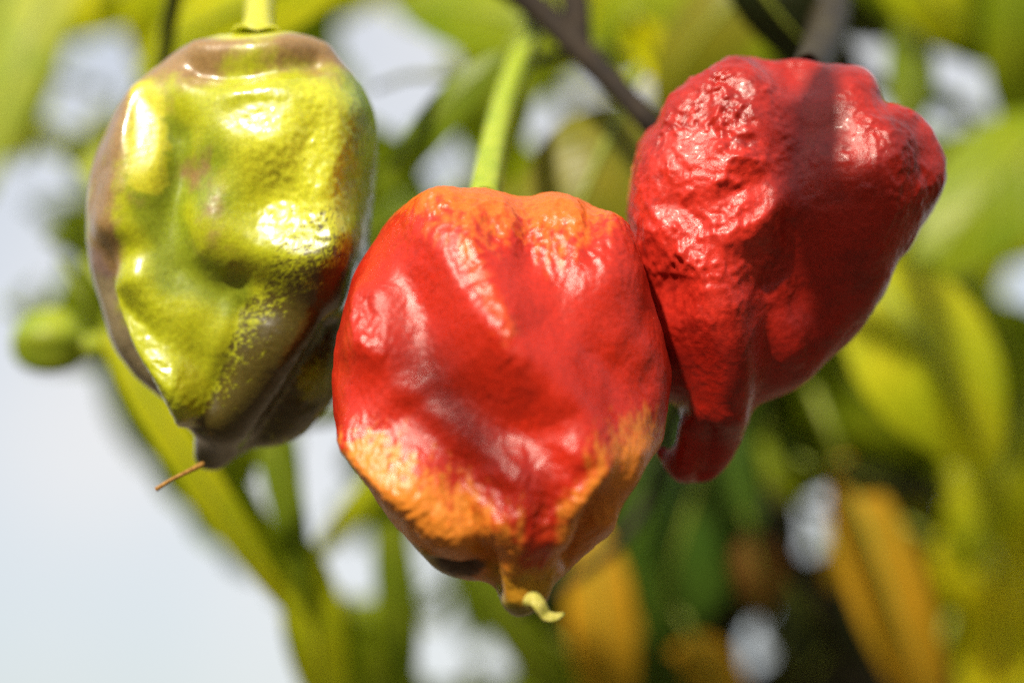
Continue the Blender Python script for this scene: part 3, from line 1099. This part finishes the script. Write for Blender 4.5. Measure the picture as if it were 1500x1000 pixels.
def settle(L_):
    """nudge a leaf so that it leaves the gaps beside it open"""
    best, bc = L_, 9 * hole_hits(foot(*L_[:5]))
    if bc == 0:
        return L_
    for k in range(450):
        sg = 8 + 50 * k / 450
        q = np.array(L_[:4]) + rf.normal(0, sg, 4)
        wk = L_[4] * rf.uniform(0.55, 1.0)
        cost = np.abs(q - np.array(L_[:4])).sum() / 60 + (1 - wk / L_[4]) * 3
        if cost >= bc:
            continue
        cost += 9 * hole_hits(foot(*q, wk))
        if cost < bc:
            best, bc = (*[float(z) for z in q], wk, *L_[5:]), cost
    return best


LV = [settle(L_) for L_ in LV] + [(165, 440, 372, 705, 150, 72, 78, 'green', -5), (255, 560, 455, 925, 66, 84, 90, 'green', 0)]
for L_ in LV:
    leaf(*L_[:8], roll=L_[8])

# leaf colours by place; some dark ones paint in shade between leaves
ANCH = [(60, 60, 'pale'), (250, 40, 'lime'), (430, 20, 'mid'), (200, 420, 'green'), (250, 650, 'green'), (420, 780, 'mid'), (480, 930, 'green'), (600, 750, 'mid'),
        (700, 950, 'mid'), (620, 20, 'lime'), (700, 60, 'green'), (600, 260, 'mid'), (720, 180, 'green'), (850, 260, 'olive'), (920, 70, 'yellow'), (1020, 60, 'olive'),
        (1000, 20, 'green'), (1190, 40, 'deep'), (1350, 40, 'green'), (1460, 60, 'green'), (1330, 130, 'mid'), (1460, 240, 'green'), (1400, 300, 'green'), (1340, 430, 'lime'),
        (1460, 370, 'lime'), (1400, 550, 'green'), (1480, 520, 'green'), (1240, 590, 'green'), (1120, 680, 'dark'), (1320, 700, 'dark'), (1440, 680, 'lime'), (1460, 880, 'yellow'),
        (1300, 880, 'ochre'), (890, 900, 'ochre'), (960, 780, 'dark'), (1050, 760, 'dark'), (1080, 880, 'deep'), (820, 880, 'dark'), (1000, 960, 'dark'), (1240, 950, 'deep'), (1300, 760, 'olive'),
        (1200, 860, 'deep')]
cov = {}


def cells(pts):
    return {(int(p[0] // 14), int(p[1] // 14)) for p in pts}


covered = set()
for L_ in LV:
    covered |= cells(foot(*L_[:4], L_[4] * 0.8))
for pod_o in (out_l, out_m, out_r):
    pa = np.array(pod_o, float)
    gx, gy = np.meshgrid(np.arange(0, 1500, 7), np.arange(0, 1000, 7))
    gp = np.stack([gx.ravel(), gy.ravel()], 1).astype(float)
    ctr = pa.mean(0)
    covered |= cells(gp[inside(gp, ctr + (pa - ctr) * 0.93)])
n_fill = 0
for size in (260, 190, 130, 90, 64, 50):
    for cx in range(-20, 1540, 22):
        for cy in range(-20, 1040, 22):
            if (cx // 14, cy // 14) in covered or n_fill + len(LV) >= 295 or hits_sky(np.array([[cx, cy]], float)):
                continue
            for tr_ in range(14):
                an = math.radians(90 + rnd.gauss(0, 45))
                ln = size * rnd.uniform(0.8, 1.1)
                wd = ln * rnd.uniform(0.5, 0.62)
                o_ = rnd.uniform(0.35, 0.6)
                bx, by = cx - math.cos(an) * ln * o_, cy - math.sin(an) * ln * o_
                tx, ty = cx + math.cos(an) * ln * (1 - o_), cy + math.sin(an) * ln * (1 - o_)
                fp = foot(bx, by, tx, ty, wd)
                if hits_sky(fp):
                    continue
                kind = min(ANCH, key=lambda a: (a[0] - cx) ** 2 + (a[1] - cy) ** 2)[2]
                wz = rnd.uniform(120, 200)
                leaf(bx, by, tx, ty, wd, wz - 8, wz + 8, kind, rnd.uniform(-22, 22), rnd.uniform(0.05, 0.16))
                covered |= cells(foot(bx, by, tx, ty, wd * 0.75))
                n_fill += 1
                break

# unseen leaves added above the frame to cast shade on the pods
SHADE = [(1165, 230, -6, 96, 80, 13, 85), (1225, 470, -10, 128, 76, 30, 66), (690, 605, -28, 270, 60, 15, 140)]
sunx = to_sun.cross(Vector((0, 0, 1))).normalized()
suny = sunx.cross(to_sun).normalized()
for px_, py_, wz, dist, ln, wd, ang in SHADE:
    cpt = P(px_, py_, wz) + to_sun * (dist * MM)
    dr = sunx * math.cos(math.radians(ang)) - suny * math.sin(math.radians(ang))
    a_, b_ = cpt - dr * (ln * 0.25 * MM), cpt + dr * (ln * 0.25 * MM)

    def inv(q):
        v = q - F_
        wq = v.dot(D_)
        k = (DIST + wq) / DIST * PX
        return 750 + v.dot(R_) / k, 500 - v.dot(U_) / k, wq / MM
    (ax_, ay_, aw_), (bx_, by_, bw_) = inv(a_), inv(b_)
    leaf(ax_, ay_, bx_, by_, wd * 10, aw_, bw_, 'green', 0, 0.1)

# unseen, added around and behind the camera to cut sky light and sheen: a knee- to chest-high mass of foliage, one object
rg = np.random.RandomState(11)
NL = 9000
an = rg.uniform(-2.35, 2.35, NL)                      # angle round the spot, 0 = straight behind the camera
rad = rg.uniform(0.95, 2.4, NL)
ctr_ = np.stack([rad * np.sin(an), -rad * np.cos(an), rg.uniform(0.02, 1.0, NL) ** 0.8 * (1.15 + 0.12 * np.sin(7 * an))], 1)
l_ = rg.uniform(0.03, 0.06, NL)
d1 = rg.normal(size=(NL, 3))
d1[:, 2] -= 0.6
d1 /= np.linalg.norm(d1, axis=1)[:, None]
d2 = np.cross(d1, rg.normal(size=(NL, 3)))
d2 /= np.linalg.norm(d2, axis=1)[:, None]
d3 = np.cross(d1, d2)
fv = np.stack([ctr_ - d1 * l_[:, None], ctr_ - d2 * (l_ * 0.5)[:, None], ctr_ + d3 * (l_ * 0.15)[:, None], ctr_ + d2 * (l_ * 0.5)[:, None], ctr_ + d1 * l_[:, None]], 1).reshape(-1, 3)
ff = []
for q in range(NL):
    ff += [(5 * q, 5 * q + 1, 5 * q + 2), (5 * q, 5 * q + 2, 5 * q + 3), (5 * q + 4, 5 * q + 2, 5 * q + 1), (5 * q + 4, 5 * q + 3, 5 * q + 2)]
fo = mesh_obj('shade_foliage', fv.tolist(), ff, LEAF['dark'], smooth=False)
fo.data.uv_layers.new(name='UVMap')
fo['kind'] = 'stuff'
fo['label'] = 'unseen foliage growing around the spot'
print('filler leaves', n_fill, 'objects', len(bpy.data.objects))
